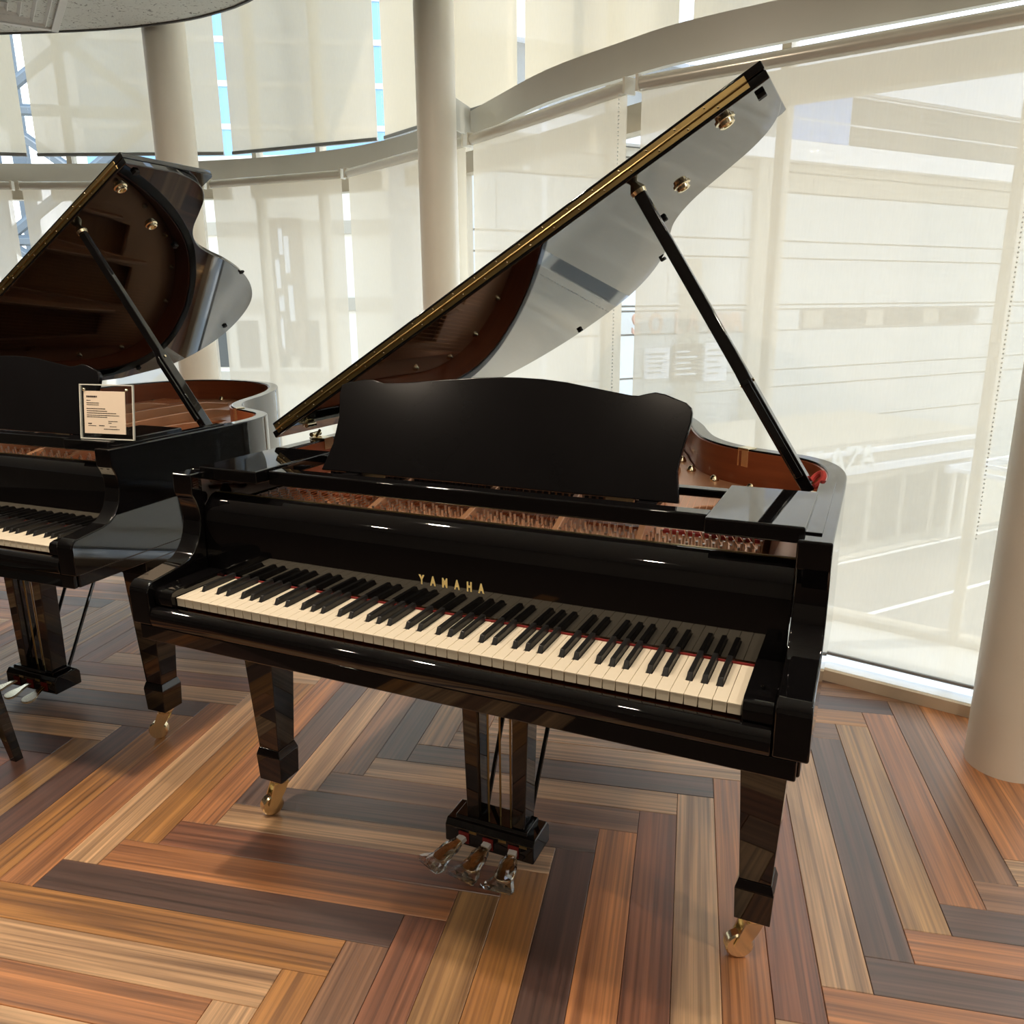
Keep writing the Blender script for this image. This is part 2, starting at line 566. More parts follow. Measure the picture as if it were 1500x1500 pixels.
def plank(kind, k, j):
    if kind == 'H':
        p0, q0 = P0P + k * PW - PL, Q0 + k * PW
        cp, cq, rz = p0 + PL / 2, q0 + PW / 2, ANG
    else:
        p0, q1 = P0P + k * PW, Q0 + (k + 1) * PW
        cp, cq, rz = p0 + PW / 2, q1 - PL / 2, ANG + R(90)
    cp += j * PL
    cq -= j * PL
    c = dv * cp + nv * cq
    hl, hw = dv, nv
    if kind == 'V':
        hl, hw = nv, -dv
    cor = [c + hl * (sx * PL / 2) + hw * (sy * PW / 2) for sx, sy in ((-1, -1), (1, -1), (1, 1), (-1, 1))]
    mids = cor + [c, (cor[0] + cor[1]) / 2, c + hl * PL / 4, c - hl * PL / 4]
    if not any(in_view(p.x, p.y) for p in mids) or c.x < -5.2 or c.x > 3.3 or c.y > 3.6 or c.y < -1.6:
        return
    lim = [p.y - (blind_y(p.x) + 0.02) for p in cor]
    key = (kind, k, j)
    rnd = random.Random((5000 if kind == 'H' else 90000) + k * 131 + j * 1019)
    tone = PLANK_TONE.get(key) or rnd.choice('GORDPBYORP')
    col = TONES[tone]
    if min(lim) > 0:
        return
    if max(lim) <= 0:
        o = bpy.data.objects.new('plank', PM)
        link(o, floor)
        o.location = (c.x, c.y, 0)
        o.rotation_euler = (0, 0, rz)
    else:
        poly = [(p.x, p.y) for p in cor]
        for i in range(len(BV) - 1):
            xs = [p[0] for p in poly]
            if poly and min(xs) < BV[i + 1][0] and max(xs) > BV[i][0]:
                poly = clip_poly(poly, (BV[i][0], BV[i][1] + 0.02), (BV[i + 1][0], BV[i + 1][1] + 0.02))
                if len(poly) < 3:
                    return
        mb = MB()
        rot = Matrix.Rotation(-rz, 2)
        loc = [rot @ (Vector(p) - c) for p in poly]
        mb.prism_z([(p.x, p.y) for p in loc], -0.008, 0)
        o = mb.build('plank', M_plank, floor)
        o.location = (c.x, c.y, 0)
        o.rotation_euler = (0, 0, rz)
    jit = 0.9 + 0.2 * rnd.random()
    o.color = tuple(min(1, x * jit) for x in srgb(*col)[:3]) + (1,)

for k in range(-80, 80):
    for j in range(-8, 9):
        plank('H', k, j)
        plank('V', k, j)

# walls behind the camera and at the sides, ceiling with its curved edge
def struct_box(name, m, *b):
    return tag(MB().box(*b).build(name, m), kind='structure')
struct_box('wall_back', M_wall, -6.4, 3.6, -5.2, -5.0, -0.3, 4.6)
struct_box('wall_left', M_wall, -6.4, -6.2, -5.0, 2.0, -0.3, 4.6)
struct_box('wall_right', M_wall, 3.4, 3.6, -5.0, 0.9, -0.3, 4.6)
CE = catmull([(-6.2, 0.9), (-5.2, 1.35), (-4.4, 1.72), (-3.675, 2.02), (-3.11, 2.21), (-2.7, 2.275), (-2.45, 2.27), (-2.165, 2.21), (-1.75, 2.02), (-1.2, 1.62), (-0.6, 1.22), (0.1, 0.98),
              (0.9, 0.82), (1.8, 0.6), (2.6, 0.3), (3.4, -0.1)], 3)
cl = MB()
cl.prism_z([(3.4, -5.0), (-6.2, -5.0)] + CE, 2.75, 2.95)
ceil = tag(cl.build('ceiling', M_ceil), kind='structure')
et = MB()
eo = offset(CE, 0.012)
for i in range(len(CE) - 1):
    a, b, c2, d2 = CE[i], CE[i + 1], eo[i + 1], eo[i]
    et.add([(*a, 2.742), (*b, 2.742), (*c2, 2.742), (*d2, 2.742), (*a, 2.96), (*b, 2.96), (*c2, 2.96), (*d2, 2.96)],
           [(0, 1, 2, 3), (7, 6, 5, 4), (0, 4, 5, 1), (1, 5, 6, 2), (2, 6, 7, 3), (3, 7, 4, 0)])
tag(et.build('trim_1', M_darktrim), kind='structure')
# upper ceiling over the glazed void
uc = MB()
uc.prism_z([(3.6, -5.2), (-6.4, -5.2), (-6.4, 2.3)] + [(x, y + 0.45) for x, y in BEAM_PTS], 4.6, 4.75)
tag(uc.build('ceiling_upper', M_white), kind='structure')

# air diffuser in the ceiling: nested square vanes
dif = empty('air_diffuser', (-3.275, 1.714, 2.75), R(-33))
tag(dif, 'white square ceiling air diffuser with nested slanted vanes', 'air vent')
mb = MB()
def ring(mb, a, w, z0, z1):
    for sx, sy, lx, ly in ((0, 1, a, w), (0, -1, a, w), (1, 0, w, a), (-1, 0, w, a)):
        cx, cy = sx * (a - w / 2), sy * (a - w / 2)
        mb.box(cx - (lx if sy else w / 2), cx + (lx if sy else w / 2), cy - (w / 2 if sy else a - w), cy + (w / 2 if sy else a - w), z0, z1)
ring(mb, 0.30, 0.035, -0.012, 0.02)
mb.build('diffuser_frame', M_vent, dif, 0.003)
for a in (0.235, 0.175, 0.115, 0.06):
    mv = MB()
    v, f = [], []
    for (r0, z) in ((a, -0.012), (a - 0.045, 0.035), (a - 0.041, 0.037), (a + 0.004, -0.010)):
        v += [(-r0, -r0, z), (r0, -r0, z), (r0, r0, z), (-r0, r0, z)]
    for i in range(4):
        for j in range(4):
            f.append((i * 4 + j, i * 4 + (j + 1) % 4, ((i + 1) % 4) * 4 + (j + 1) % 4, ((i + 1) % 4) * 4 + j))
    mv.add(v, f)
    mv.build('vane', M_vent, dif)
MB().box(-0.29, 0.29, -0.29, 0.29, 0.04, 0.045).build('diffuser_back', pbr('vent_dark', srgb(120, 120, 118), 0.7, noise=0.05), dif)

# columns
def column(x, y, r, z1):
    mb = MB()
    n = 48
    mb.lathe([(r, 0.0), (r, z1)], n)
    o = mb.build('column', M_col, None, smooth=True)
    o.location = (x, y, 0)
    tag(o, kind='structure')
    return o
column(1.222, 1.343, 0.108, 4.6)
column(-1.335, 2.547, 0.0965, 4.6)
column(-2.90, 2.40, 0.110, 4.6)

# ring beam: curved face plate with a slim lower flange
def sweep(poly, prof, name, m, smooth=True):
    """prof = list of (outward offset, z) closed"""
    mb = MB()
    rails = [offset(poly, d) for d, z in prof]
    n, k = len(poly), len(prof)
    for i in range(n):
        for j in range(k):
            mb.v.append((rails[j][i][0], rails[j][i][1], prof[j][1]))
    for i in range(n - 1):
        for j in range(k):
            a, b = i * k + j, i * k + (j + 1) % k
            mb.f.append((a, b, b + k, a + k))
    mb.f.append(tuple(range(k)))
    mb.f.append(tuple((n - 1) * k + j for j in range(k - 1, -1, -1)))
    return mb.build(name, m, None, smooth=smooth, angle=40)
tag(sweep(BEAM, [(0, 2.2), (0, 2.33), (0.03, 2.33), (0.03, 2.2)], 'beam', M_beam), kind='structure')
# steel cleat from the middle column to the beam
mb = MB()
mb.box(-0.006, 0.006, 0.0, 0.30, 2.19, 2.335, Matrix.Translation((-1.29, 2.60, 0)) @ Matrix.Rotation(R(8), 4, 'Z'))
tag(mb.build('beam_cleat', M_beam), kind='structure')

# window sill: low upstand, sunlight on its top painted in as white
SILL = [(x, y) for x, y in BV]
sill = tag(sweep(SILL, [(-0.07, 0.0), (-0.07, 0.042), (-0.064, 0.046), (0.44, 0.046), (0.44, 0.0)], 'trim_2', M_trim, False), kind='structure')
tag(sweep(SILL, [(-0.060, 0.0462), (-0.060, 0.0475), (0.43, 0.0475), (0.43, 0.0462)], 'trim_3', M_silltop_sunlit, False), kind='structure')

# window glazing, one window per bay
GLZ = 0.46
for i in range(len(BV) - 1):
    a, b, d, nn, L = seg_frame(BV[i], BV[i + 1])
    mb = MB()
    T = Matrix.Translation((a.x, a.y, 0)) @ Matrix.Rotation(math.atan2(d.y, d.x), 4, 'Z')
    for x in {1: (0.16, 0.80), 2: (0.05, 0.596), 3: (0.62,), 4: (0.547,), 5: (0.414, 1.234)}.get(i, (0.16, 0.70)):
        mb.box(x - 0.018, x + 0.018, GLZ - 0.03, GLZ + 0.05, 0.03, 4.6, T)
    mb.box(0, L, GLZ - 0.035, GLZ + 0.05, 2.085, 2.20, T)
    mb.box(0, L, GLZ - 0.035, GLZ + 0.05, 0.03, 0.075, T)
    w = mb.build('window_%d' % (i + 1), M_mull)
    tag(w, kind='structure')
    MB().box(0.0, L, GLZ + 0.004, GLZ + 0.012, 0.03, 2.10, T).build('pane', M_glass, w)
    MB().box(0.0, L, GLZ + 0.004, GLZ + 0.012, 2.19, 4.6, T).build('pane', M_glass, w)

# roller blinds
low_lab = ['lower cream roller blind at the far left edge, behind the left piano lid',
           'lower cream roller blind left of the slim left column',
           'lower cream roller blind right of the left column, before the narrow bright gap',
           'lower cream screen roller blind half hidden by the middle white column',
           'lower cream roller blind right of the middle column, behind the large piano lid',
           'widest lower roller blind, behind the lid prop and beside the right column',
           'lower cream screen roller blind beyond the right column']
BVU = offset(BV, 0.32)
up_lab = [s.replace('lower', 'upper').replace('behind the left piano lid', 'under the ceiling edge')
          .replace('behind the large piano lid', 'above the curved beam')
          .replace('behind the lid prop and beside the right column', 'above the curved beam at top right') for s in low_lab]
for i in range(len(BV) - 1):
    a, b, d, nn, L = seg_frame(BV[i], BV[i + 1])
    rz = math.atan2(d.y, d.x)
    g0, g1 = 0.035, 0.035
    bl = empty('roller_blind', (a.x, a.y, 0), rz)
    tag(bl, low_lab[i], 'roller blind', 'lower roller blinds')
    MB().box(g0, L - g1, -0.0006, 0.0006, 0.085, 2.125).build('fabric', M_blind, bl)
    mt = MB()
    mt.tube([(0.030, 0, 2.126), (L - 0.030, 0, 2.126)], 0.026, 20)
    mt.build('cassette', M_tube, bl, smooth=True, angle=50)
    for xb in (0.020, L - 0.032):
        MB().box(xb, xb + 0.012, -0.028, 0.028, 2.098, 2.156).build('end_bracket', M_white, bl, 0.002)
    MB().box(g0, L - g1, -0.009, 0.009, 0.076, 0.088).build('bottom_bar', M_alu, bl, 0.003)
    if i in (4, 5):
        mc = MB()
        xq = L - 0.66 if i == 5 else L - 0.06
        zz = [2.1 - 0.014 * q for q in range(108)]
        for z in zz:
            mc.lathe([(0.001, -0.003), (0.003, 0), (0.001, 0.003)], 5, Matrix.Translation((xq, -0.02, z)))
        mc.build('bead_chain', M_vent, bl)
    # upper blind
    a, b, d, nn, L = seg_frame(BVU[i], BVU[i + 1])
    rz = math.atan2(d.y, d.x)
    ub = empty('roller_blind', (a.x, a.y, 0), rz)
    tag(ub, up_lab[i], 'roller blind', 'upper roller blinds')
    MB().box(g0, L - g1, -0.0006, 0.0006, 2.375, 4.45).build('fabric', M_blind_up, ub)
    MB().box(g0, L - g1, -0.012, 0.012, 2.360, 2.382).build('bottom_bar', M_alu, ub, 0.003)
    mt = MB()
    mt.tube([(0.012, 0, 4.48), (L - 0.012, 0, 4.48)], 0.036, 16)
    mt.build('cassette', M_tube, ub, smooth=True, angle=50)

# ------------------------------------------------------------------ grand piano (built at the world origin, keyboard front edge on y = 0)
KW = 0.0235
piano = empty('grand_piano')
tag(piano, 'black glossy grand piano in the middle with raised lid, full keyboard and gold lettering', 'grand piano')

OUT = catmull([(0.72, 0.16), (0.72, 0.40), (0.72, 0.60), (0.714, 0.73), (0.685, 0.83), (0.63, 0.90), (0.55, 0.945), (0.47, 0.985), (0.405, 1.04), (0.35, 1.12),
               (0.31, 1.22), (0.27, 1.34), (0.20, 1.50), (0.10, 1.66), (-0.03, 1.79), (-0.20, 1.865), (-0.38, 1.88), (-0.55, 1.82), (-0.66, 1.69),
               (-0.715, 1.50), (-0.72, 1.25), (-0.72, 0.9), (-0.72, 0.5), (-0.72, 0.16)], 5)
def wall(mb, outer, inner, z0, z1, caps=True):
    n = len(outer)
    k = len(mb.v)
    for (xo, yo), (xi, yi) in zip(outer, inner):
        mb.v += [(xo, yo, z0), (xo, yo, z1), (xi, yi, z1), (xi, yi, z0)]
    for i in range(n - 1):
        for j in range(4):
            a, b = k + i * 4 + j, k + i * 4 + (j + 1) % 4
            mb.f.append((a, b, b + 4, a + 4))
    if not caps:
        return
    mb.f.append((k, k + 1, k + 2, k + 3))
    e = k + (n - 1) * 4
    mb.f.append((e + 3, e + 2, e + 1, e))
INN = offset(OUT, 0.040)
INN[0] = (0.664, 0.16)
INN[-1] = (-0.664, 0.16)
mb = MB()
wall(mb, OUT, INN, 0.66, 0.973, False)
mb.build('case_rim', M_black, piano, 0.004, 3)
IN2 = offset(OUT, 0.0455)
IN2[0] = (0.6745, 0.16)
IN2[-1] = (-0.6745, 0.16)
INb = [(p, q) for p, q in zip(INN, IN2) if p[1] > 0.43]
mb = MB()
wall(mb, [p for p, q in INb], [q for p, q in INb], 0.70, 0.968)
tag(mb.build('rim_lining', M_maho, piano, smooth=True), 'red-brown wooden lining inside the rim')

def arm_prof():
    f = [(-0.03, 0.66), (-0.03, 0.735)]
    f += [(-0.03 + 0.024 * (1 - math.cos(q)), 0.735 + 0.024 * math.sin(q)) for q in [R(15 * i) for i in range(1, 7)]]
    f += [(0.03, 0.764), (0.075, 0.771), (0.100, 0.779), (0.116, 0.792), (0.128, 0.808), (0.137, 0.828), (0.142, 0.848), (0.144, 0.868), (0.142, 0.888), (0.137, 0.906),
          (0.131, 0.918), (0.127, 0.926), (0.127, 0.973), (0.16, 0.973), (0.16, 0.66)]
    return f
for sx in (-1, 1):
    mb = MB()
    mb.prism_x(arm_prof(), *sorted((sx * 0.664, sx * 0.72)))
    del mb.f[len(arm_prof()) - 2]      # open towards the rim it runs into
    mb.build('arm', M_black, piano, 0.004, 3, angle=30)
# side strip lying on the rim top
for sx in (-1, 1):
    MB().box(*sorted((sx * 0.668, sx * 0.700)), 0.17, 0.60, 0.973, 0.9765).build('side_strip', M_black, piano, 0.0015)
# keybed and key slip
MB().box(-0.708, 0.708, -0.012, 0.42, 0.622, 0.66).build('keybed', M_black, piano, 0.004)
mb = MB()
mb.prism_x([(-0.012, 0.66), (-0.029, 0.66), (-0.033, 0.675), (-0.031, 0.69), (-0.026, 0.698), (-0.018, 0.702), (-0.008, 0.702), (-0.006, 0.698), (-0.006, 0.66)], -0.662, 0.662)
mb.build('key_slip', M_black, piano, 0.002, 2, angle=45)
MB().box(-0.703, 0.703, -0.026, -0.0121, 0.622, 0.659).build('key_slip_base', M_black, piano, 0.003)
for sx in (-1, 1):
    mb = MB()
    mb.prism_x([(-0.012, 0.703), (-0.014, 0.725), (-0.008, 0.738), (0.005, 0.742), (0.15, 0.744), (0.15, 0.661), (-0.005, 0.661), (-0.005, 0.703)], *sorted((sx * 0.6125, sx * 0.663)))
    kb = mb.build('key_block', M_black, piano, 0.003)
    mk = MB()
    mk.lathe([(0.004, 0.0), (0.0045, 0.004), (0.0035, 0.007), (0.001, 0.008)], 14, Matrix.Translation((sx * 0.638, 0.035, 0.7425)))
    mk.build('screw_cap', M_black, kb, smooth=True)
# plank of key wood under the keys, red name-board felt, fallboard
MB().box(-0.612, 0.612, 0.03, 0.15, 0.661, 0.700).build('key_frame', M_maho, piano)
MB().box(-0.612, 0.612, 0.1490, 0.1535, 0.7255, 0.7285).build('felt_strip', M_redfelt, piano)
fb = MB()
fb.prism_x([(0.154, 0.7325), (0.154, 0.80), (0.1545, 0.855), (0.158, 0.880), (0.165, 0.897), (0.175, 0.908), (0.186, 0.916), (0.198, 0.918), (0.212, 0.914), (0.220, 0.905), (0.216, 0.893),
            (0.192, 0.887), (0.182, 0.86), (0.174, 0.80), (0.170, 0.7325)], -0.661, 0.661)
fallboard = fb.build('fallboard', M_black, piano, smooth=True, angle=40)
for ch, cx, w in zip('YAMAHA', (-0.0705, -0.0435, -0.0155, 0.013, 0.0415, 0.0685), (1,) * 6):
    z0 = 0.7835
    yf = 0.1537
    T = Matrix.Translation((cx, yf, z0)) @ FRONT @ Matrix.Diagonal((0.62, 1.0, 1.0, 1.0))
    text_mesh('letter', ch, 0.0268, 0.0006, M_gold, fallboard, T, 0.0013)
# hinge line and lock plate on the fallboard
MB().box(-0.66, 0.66, 0.2, 0.206, 0.9172, 0.9186).build('fallboard_hinge', M_brass2, fallboard)

# keys
WN = 52
names = ['A', 'B', 'C', 'D', 'E', 'F', 'G']
def black_after(i):          # is there a black key between white i and i+1
    return names[i % 7] in 'ACDFG' and i < WN - 1
SH = {'A': 0.0022, 'C': -0.0022, 'D': 0.0022, 'F': -0.0026, 'G': 0.0}
BWID = 0.0110
def bx(i):
    return (i + 1 - 26) * KW + SH[names[i % 7]]
wcache, key_objs = {}, []
for i in range(WN):
    x0 = (i - 26) * KW
    cl_ = cr_ = 0.0
    if i > 0 and black_after(i - 1):
        cl_ = bx(i - 1) + BWID / 2 + 0.0008 - x0
    if black_after(i):
        cr_ = x0 + KW - (bx(i) - BWID / 2 - 0.0008)
    sig = (round(cl_, 5), round(cr_, 5))
    g = 0.00045
    if sig not in wcache:
        mb = MB()
        xs = [g, KW - g]
        zt, zb = 0.725, 0.705
        y1, y2 = 0.0505, 0.156
        l1, r1 = max(g, cl_), min(KW - g, KW - cr_)
        poly = [(g, 0.0), (KW - g, 0.0), (KW - g, y1)]
        if r1 < KW - g:
            poly += [(r1, y1)]
        poly += [(r1, y2), (l1, y2)]
        if l1 > g:
            poly += [(l1, y1)]
        poly += [(g, y1)]
        # bevel the top edge slightly by hand: a thin plate with an overhanging lip on a wooden body
        mb.prism_z(poly, zt - 0.0028, zt)
        mb.box(g + 0.0004, KW - g - 0.0004, 0.0012, y1 - 0.001, zb, zt - 0.0028)
        me = mb.build('white_key', M_ivory, piano, 0.0005, 1)
        wcache[sig] = me.data
        o = me
    else:
        o = bpy.data.objects.new('white_key', wcache[sig])
        link(o, piano)
        b = o.modifiers.new('bevel', 'BEVEL')
        b.width = 0.0005
        b.segments = 1
        b.limit_method = 'ANGLE'
        b.angle_limit = R(35)
    o.location = (x0, 0, 0)
    key_objs.append(o)
    if black_after(i):
        if 'black' not in wcache:
            mb = MB()
            w, wt = BWID / 2, 0.0046
            mb.add([(-w, 0.0535, 0.7215), (w, 0.0535, 0.7215), (w, 0.155, 0.7215), (-w, 0.155, 0.7215),
                    (-wt, 0.0615, 0.7365), (wt, 0.0615, 0.7365), (wt, 0.155, 0.7375), (-wt, 0.155, 0.7375)],
                   [(3, 2, 1, 0), (4, 5, 6, 7), (0, 1, 5, 4), (1, 2, 6, 5), (2, 3, 7, 6), (3, 0, 4, 7)])
            ob = mb.build('black_key', M_ebony, piano, 0.0014, 2, angle=25)
            wcache['black'] = ob.data
        else:
            ob = bpy.data.objects.new('black_key', wcache['black'])
            link(ob, piano)
            b = ob.modifiers.new('bevel', 'BEVEL')
            b.width = 0.0014
            b.segments = 2
            b.limit_method = 'ANGLE'
            b.angle_limit = R(25)
        ob.location = (bx(i), 0, 0)
        key_objs.append(ob)

# music shelf: front beam, two flat side panels, rear rail, desk
MB().box(-0.503, 0.503, 0.205, 0.245, 0.946, 0.980).build('desk_beam', M_black, piano, 0.004, 3)
for sx in (-1, 1):
    MB().box(*sorted((sx * 0.504, sx * 0.6735)), 0.165, 0.446, 0.955, 0.985).build('shelf_panel', M_black, piano, 0.004, 3)
MB().box(-0.503, 0.503, 0.455, 0.485, 0.950, 0.968).build('desk_rail', M_black, piano, 0.003)
for sx in (-1, 1):
    MB().box(sx * 0.36 - 0.02, sx * 0.36 + 0.02, 0.246, 0.454, 0.950, 0.962).build('desk_slide', M_satin, piano, 0.002)
DK = [(-0.449, 0.963), (-0.424, 1.025), (-0.415, 1.089), (-0.421, 1.140), (-0.418, 1.163), (-0.40, 1.169), (-0.361, 1.1765), (-0.332, 1.178), (-0.317, 1.175), (-0.299, 1.171), (-0.229, 1.175),
      (-0.15, 1.183), (-0.054, 1.191), (0.0, 1.194), (0.045, 1.1945), (0.10, 1.193), (0.157, 1.188), (0.264, 1.172), (0.30, 1.167), (0.316, 1.167), (0.335, 1.172), (0.350, 1.175), (0.37, 1.172), (0.415, 1.157), (0.426, 1.148),
      (0.429, 1.138), (0.429, 1.12), (0.422, 1.085), (0.415, 1.05), (0.412, 1.025), (0.422, 0.963)]
T = Matrix.Translation((0, 0.33, 0.96)) @ Matrix.Rotation(R(73.3), 4, 'X') 
k_ = 1.0 / math.cos(R(16.7))
mb = MB()
mb.prism_z([(x, (z - 0.96) * k_) for x, z in DK], -0.014, 0.0, T)
desk = mb.build('music_desk', M_satin, piano, 0.003, 2)
mb = MB()
for sx in (-0.3, 0.3):
    mb.box(sx - 0.03, sx + 0.03, 0.332, 0.338, 0.957, 0.965)
    mb.build('desk_hinge', M_brass, desk)
    mb = MB()

# iron plate with openings, struts, pins, strings, soundboard
def filled_curve(name, outer, holes, z, depth, m, parent):
    c = bpy.data.curves.new(name, 'CURVE')
    c.dimensions = '2D'
    c.fill_mode = 'BOTH'
    c.extrude = depth
    c.bevel_depth = 0.003
    c.bevel_resolution = 1
    for poly in [outer] + holes:
        sp = c.splines.new('POLY')
        sp.points.add(len(poly) - 1)
        for p, (x, y) in zip(sp.points, poly):
            p.co = (x, y, 0, 1)
        sp.use_cyclic_u = True
    o = bpy.data.objects.new(name, c)
    COL.objects.link(o)
    dg = bpy.context.evaluated_depsgraph_get()
    me = bpy.data.meshes.new_from_object(o.evaluated_get(dg))
    bpy.data.objects.remove(o)
    me.transform(Matrix.Translation((0, 0, z)))
    me.materials.clear()
    me.materials.append(m)
    me.name = name
    return link(bpy.data.objects.new(name, me), parent)
IN3 = [p for p in offset(OUT, 0.050) if p[1] > 0.24]
plate_out = [(0.668, 0.235)] + IN3 + [(-0.668, 0.235)]
def ell(cx, cy, rx, ry, rot=0, n=18):
    return [(cx + rx * math.cos(t) * math.cos(rot) - ry * math.sin(t) * math.sin(rot), cy + rx * math.cos(t) * math.sin(rot) + ry * math.sin(t) * math.cos(rot)) for t in [2 * math.pi * i / n for i in range(n)]]
IN5 = [p for p in offset(OUT, 0.135) if p[1] > 0.70]
holes = []
def bay(xa0, xa1, ya, xb0, xb1, yb):
    return [(xa0, ya), (xa1, ya), (xb1, yb), (xb0, yb)]
holes += [bay(-0.55, -0.30, 0.62, -0.55, -0.44, 1.45), bay(-0.26, -0.06, 0.62, -0.40, -0.20, 1.55), bay(-0.02, 0.16, 0.62, -0.15, 0.00, 1.48), bay(0.20, 0.33, 0.62, 0.06, 0.17, 1.22)]
holes += [ell(0.44, 0.66, 0.055, 0.03, R(20)), ell(0.52, 0.80, 0.04, 0.022, R(-25)), ell(0.385, 0.83, 0.035, 0.02, R(60)), ell(-0.60, 1.1, 0.02, 0.03)]
plate = filled_curve('iron_plate', plate_out, holes, 0.868, 0.006, M_plate, piano)
tag(plate, 'bronze-painted iron plate with openings')
for xa, ya, xb, yb in ((-0.28, 0.25, -0.42, 1.5), (-0.04, 0.25, -0.175, 1.62), (0.18, 0.25, 0.03, 1.42), (0.36, 0.25, 0.26, 1.05), (0.60, 0.25, 0.60, 0.55)):
    d = Vector((xb - xa, yb - ya, 0))
    T = Matrix.Translation((xa, ya, 0.868)) @ Matrix.Rotation(math.atan2(d.y, d.x), 4, 'Z')
    mb = MB()
    prof = [(-0.009, 0.0), (-0.007, 0.056), (0.007, 0.056), (0.009, 0.0)]
    n_ = 8
    L_ = d.length
    for q in range(n_ + 1):
        t = q / n_
        h = 0.35 + 0.65 * math.sin(math.pi * min(1, max(0, t * 1.0))) ** 0.5 if 0 < t < 1 else 0.3
        for y, z in prof:
            mb.v.append(tuple(T @ Vector((t * L_, y, z * h + 0.004))))
    for q in range(n_):
        for j in range(4):
            a, b = q * 4 + j, q * 4 + (j + 1) % 4
            mb.f.append((a, b, b + 4, a + 4))
    mb.f += [(0, 1, 2, 3), (n_ * 4 + 3, n_ * 4 + 2, n_ * 4 + 1, n_ * 4)]
    mb.build('plate_strut', M_plate, piano, 0.003)
# bolts round the plate edge
IB = [p for p in offset(OUT, 0.075)]
bolt_me = None
for idx in range(14, len(IB) - 14, 6):
    x, y = IB[idx]
    if bolt_me is None:
        mb = MB()
        mb.lathe([(0.013, 0.0), (0.013, 0.005), (0.011, 0.008), (0.010, 0.011), (0.007, 0.016), (0.003, 0.018)], 16)
        o = mb.build('plate_bolt', M_brass, piano, smooth=True)
        bolt_me = o.data
    else:
        o = bpy.data.objects.new('plate_bolt', bolt_me)
        link(o, piano)
    o.location = (x, y, 0.876)
IN4 = offset(OUT, 0.047)
mb = MB()
mb.prism_z([p for p in IN4 if p[1] > 0.45] , 0.815, 0.822)
mb.build('soundboard', M_spruce, piano)
# pin block, tuning pins, red felt, strings
MB().box(-0.66, 0.66, 0.222, 0.30, 0.80, 0.858).build('pin_block', M_maho, piano)
tp_, st_, fe_ = MB(), MB(), MB()
nS = 74
for i in range(nS):
    x = -0.60 + 1.20 * i / (nS - 1)
    if min(abs(x - q) for q in (-0.285, -0.045, 0.175, 0.355, 0.6)) < 0.013:
        continue
    for row in range(3):
        yy = 0.285 + row * 0.032 + (0.012 if i % 2 else 0)
        tp_.tube([(x, yy, 0.874), (x, yy - 0.003, 0.901)], 0.0028, 6)
    sx = x * 0.93 - 0.02
    # where the string ends: the curved tail of the plate
    ye = 1.66 if sx < -0.15 else (1.55 - (sx + 0.15) * 1.5 if sx < 0.30 else 0.85 - (sx - 0.30) * 1.0)
    ye = max(ye, 0.60)
    xe = sx - 0.10 * (ye - 0.4)
    xe = max(xe, -0.60)
    st_.tube([(x, 0.30, 0.893), (sx, 0.46, 0.897), (xe, ye, 0.890)], 0.0013 if i < 24 else 0.0007, 4, False)
t_ = tp_.build('tuning_pins', M_steel, piano)
tag(t_, kind='stuff')
st = st_.build('strings', M_copper, piano)
tag(st, kind='stuff')
for xa, xb in ((-0.59, -0.31), (-0.26, -0.07), (-0.02, 0.15), (0.20, 0.335), (0.375, 0.59)):
    MB().box(xa, xb, 0.405, 0.420, 0.875, 0.884).build('string_felt', M_redfelt if xa > 0.3 else M_maho, piano)
MB().box(-0.655, 0.655, 0.222, 0.232, 0.86, 0.900).build('damper_rail', M_maho, piano)
md = MB()
for i in range(52):
    x = -0.56 + 0.88 * i / 51
    md.box(x - 0.005, x + 0.005, 0.52, 0.545, 0.900, 0.918)
tag(md.build('dampers', M_satin, piano), kind='stuff')

# lid: main leaf on the bass-side hinge, front leaf folded back on top of it
LA = R(31.45)
TL = Matrix.Translation((-0.72, 0, 1.0)) @ Matrix.Rotation(-LA, 4, 'Y')
def lidm(mb_fn, name, m, parent, bevel=0.0, seg=2, smooth=False):
    mb = MB()
    mb_fn(mb)
    o = mb.build(name, m, parent, bevel, seg, smooth)
    o.data.transform(TL)
    return o
LO = [(x + 0.72, y) for x, y in offset(OUT, -0.012)]
lid_poly = [(1.452, 0.50), (1.452, 0.70)] + [p for p in LO if p[1] > 0.72 and p[0] > 0.05] + [(0.0, 1.52), (-0.008, 1.3), (-0.008, 0.50)]
lid_poly = [p for i, p in enumerate(lid_poly)]
lid = lidm(lambda b: b.prism_z(lid_poly, 0.0, 0.019), 'lid', M_black, piano, 0.003)
front_poly = [(0.006, 0.50), (1.452, 0.50), (1.452, 0.878), (1.440, 0.890), (0.006, 0.890)]
lidm(lambda b: b.prism_z(front_poly, 0.0205, 0.0385), 'folded_lid_flap', M_black, piano, 0.003)
hl = lidm(lambda b: (b.box(0.012, 1.415, 0.4975, 0.5000, 0.0070, 0.0178), b.box(0.012, 1.415, 0.4975, 0.5000, 0.0208, 0.0316),
                     b.tube([(0.012, 0.4965, 0.0190), (1.415, 0.4965, 0.0190)], 0.0026, 8)), 'fold_hinge', M_brass2, lid)
def screws(b):
    for i in range(22):
        x = 0.03 + i * 0.066
        if x > 1.41:
            break
        b.lathe([(0.0026, 0), (0.0022, 0.0012), (0.001, 0.0018)], 8, Matrix.Translation((x, 0.4975, 0.0118)) @ Matrix.Rotation(R(90), 4, 'X'))
        b.lathe([(0.0026, 0), (0.0022, 0.0012), (0.001, 0.0018)], 8, Matrix.Translation((x - 0.022 if i else x, 0.4975, 0.0270)) @ Matrix.Rotation(R(90), 4, 'X'))
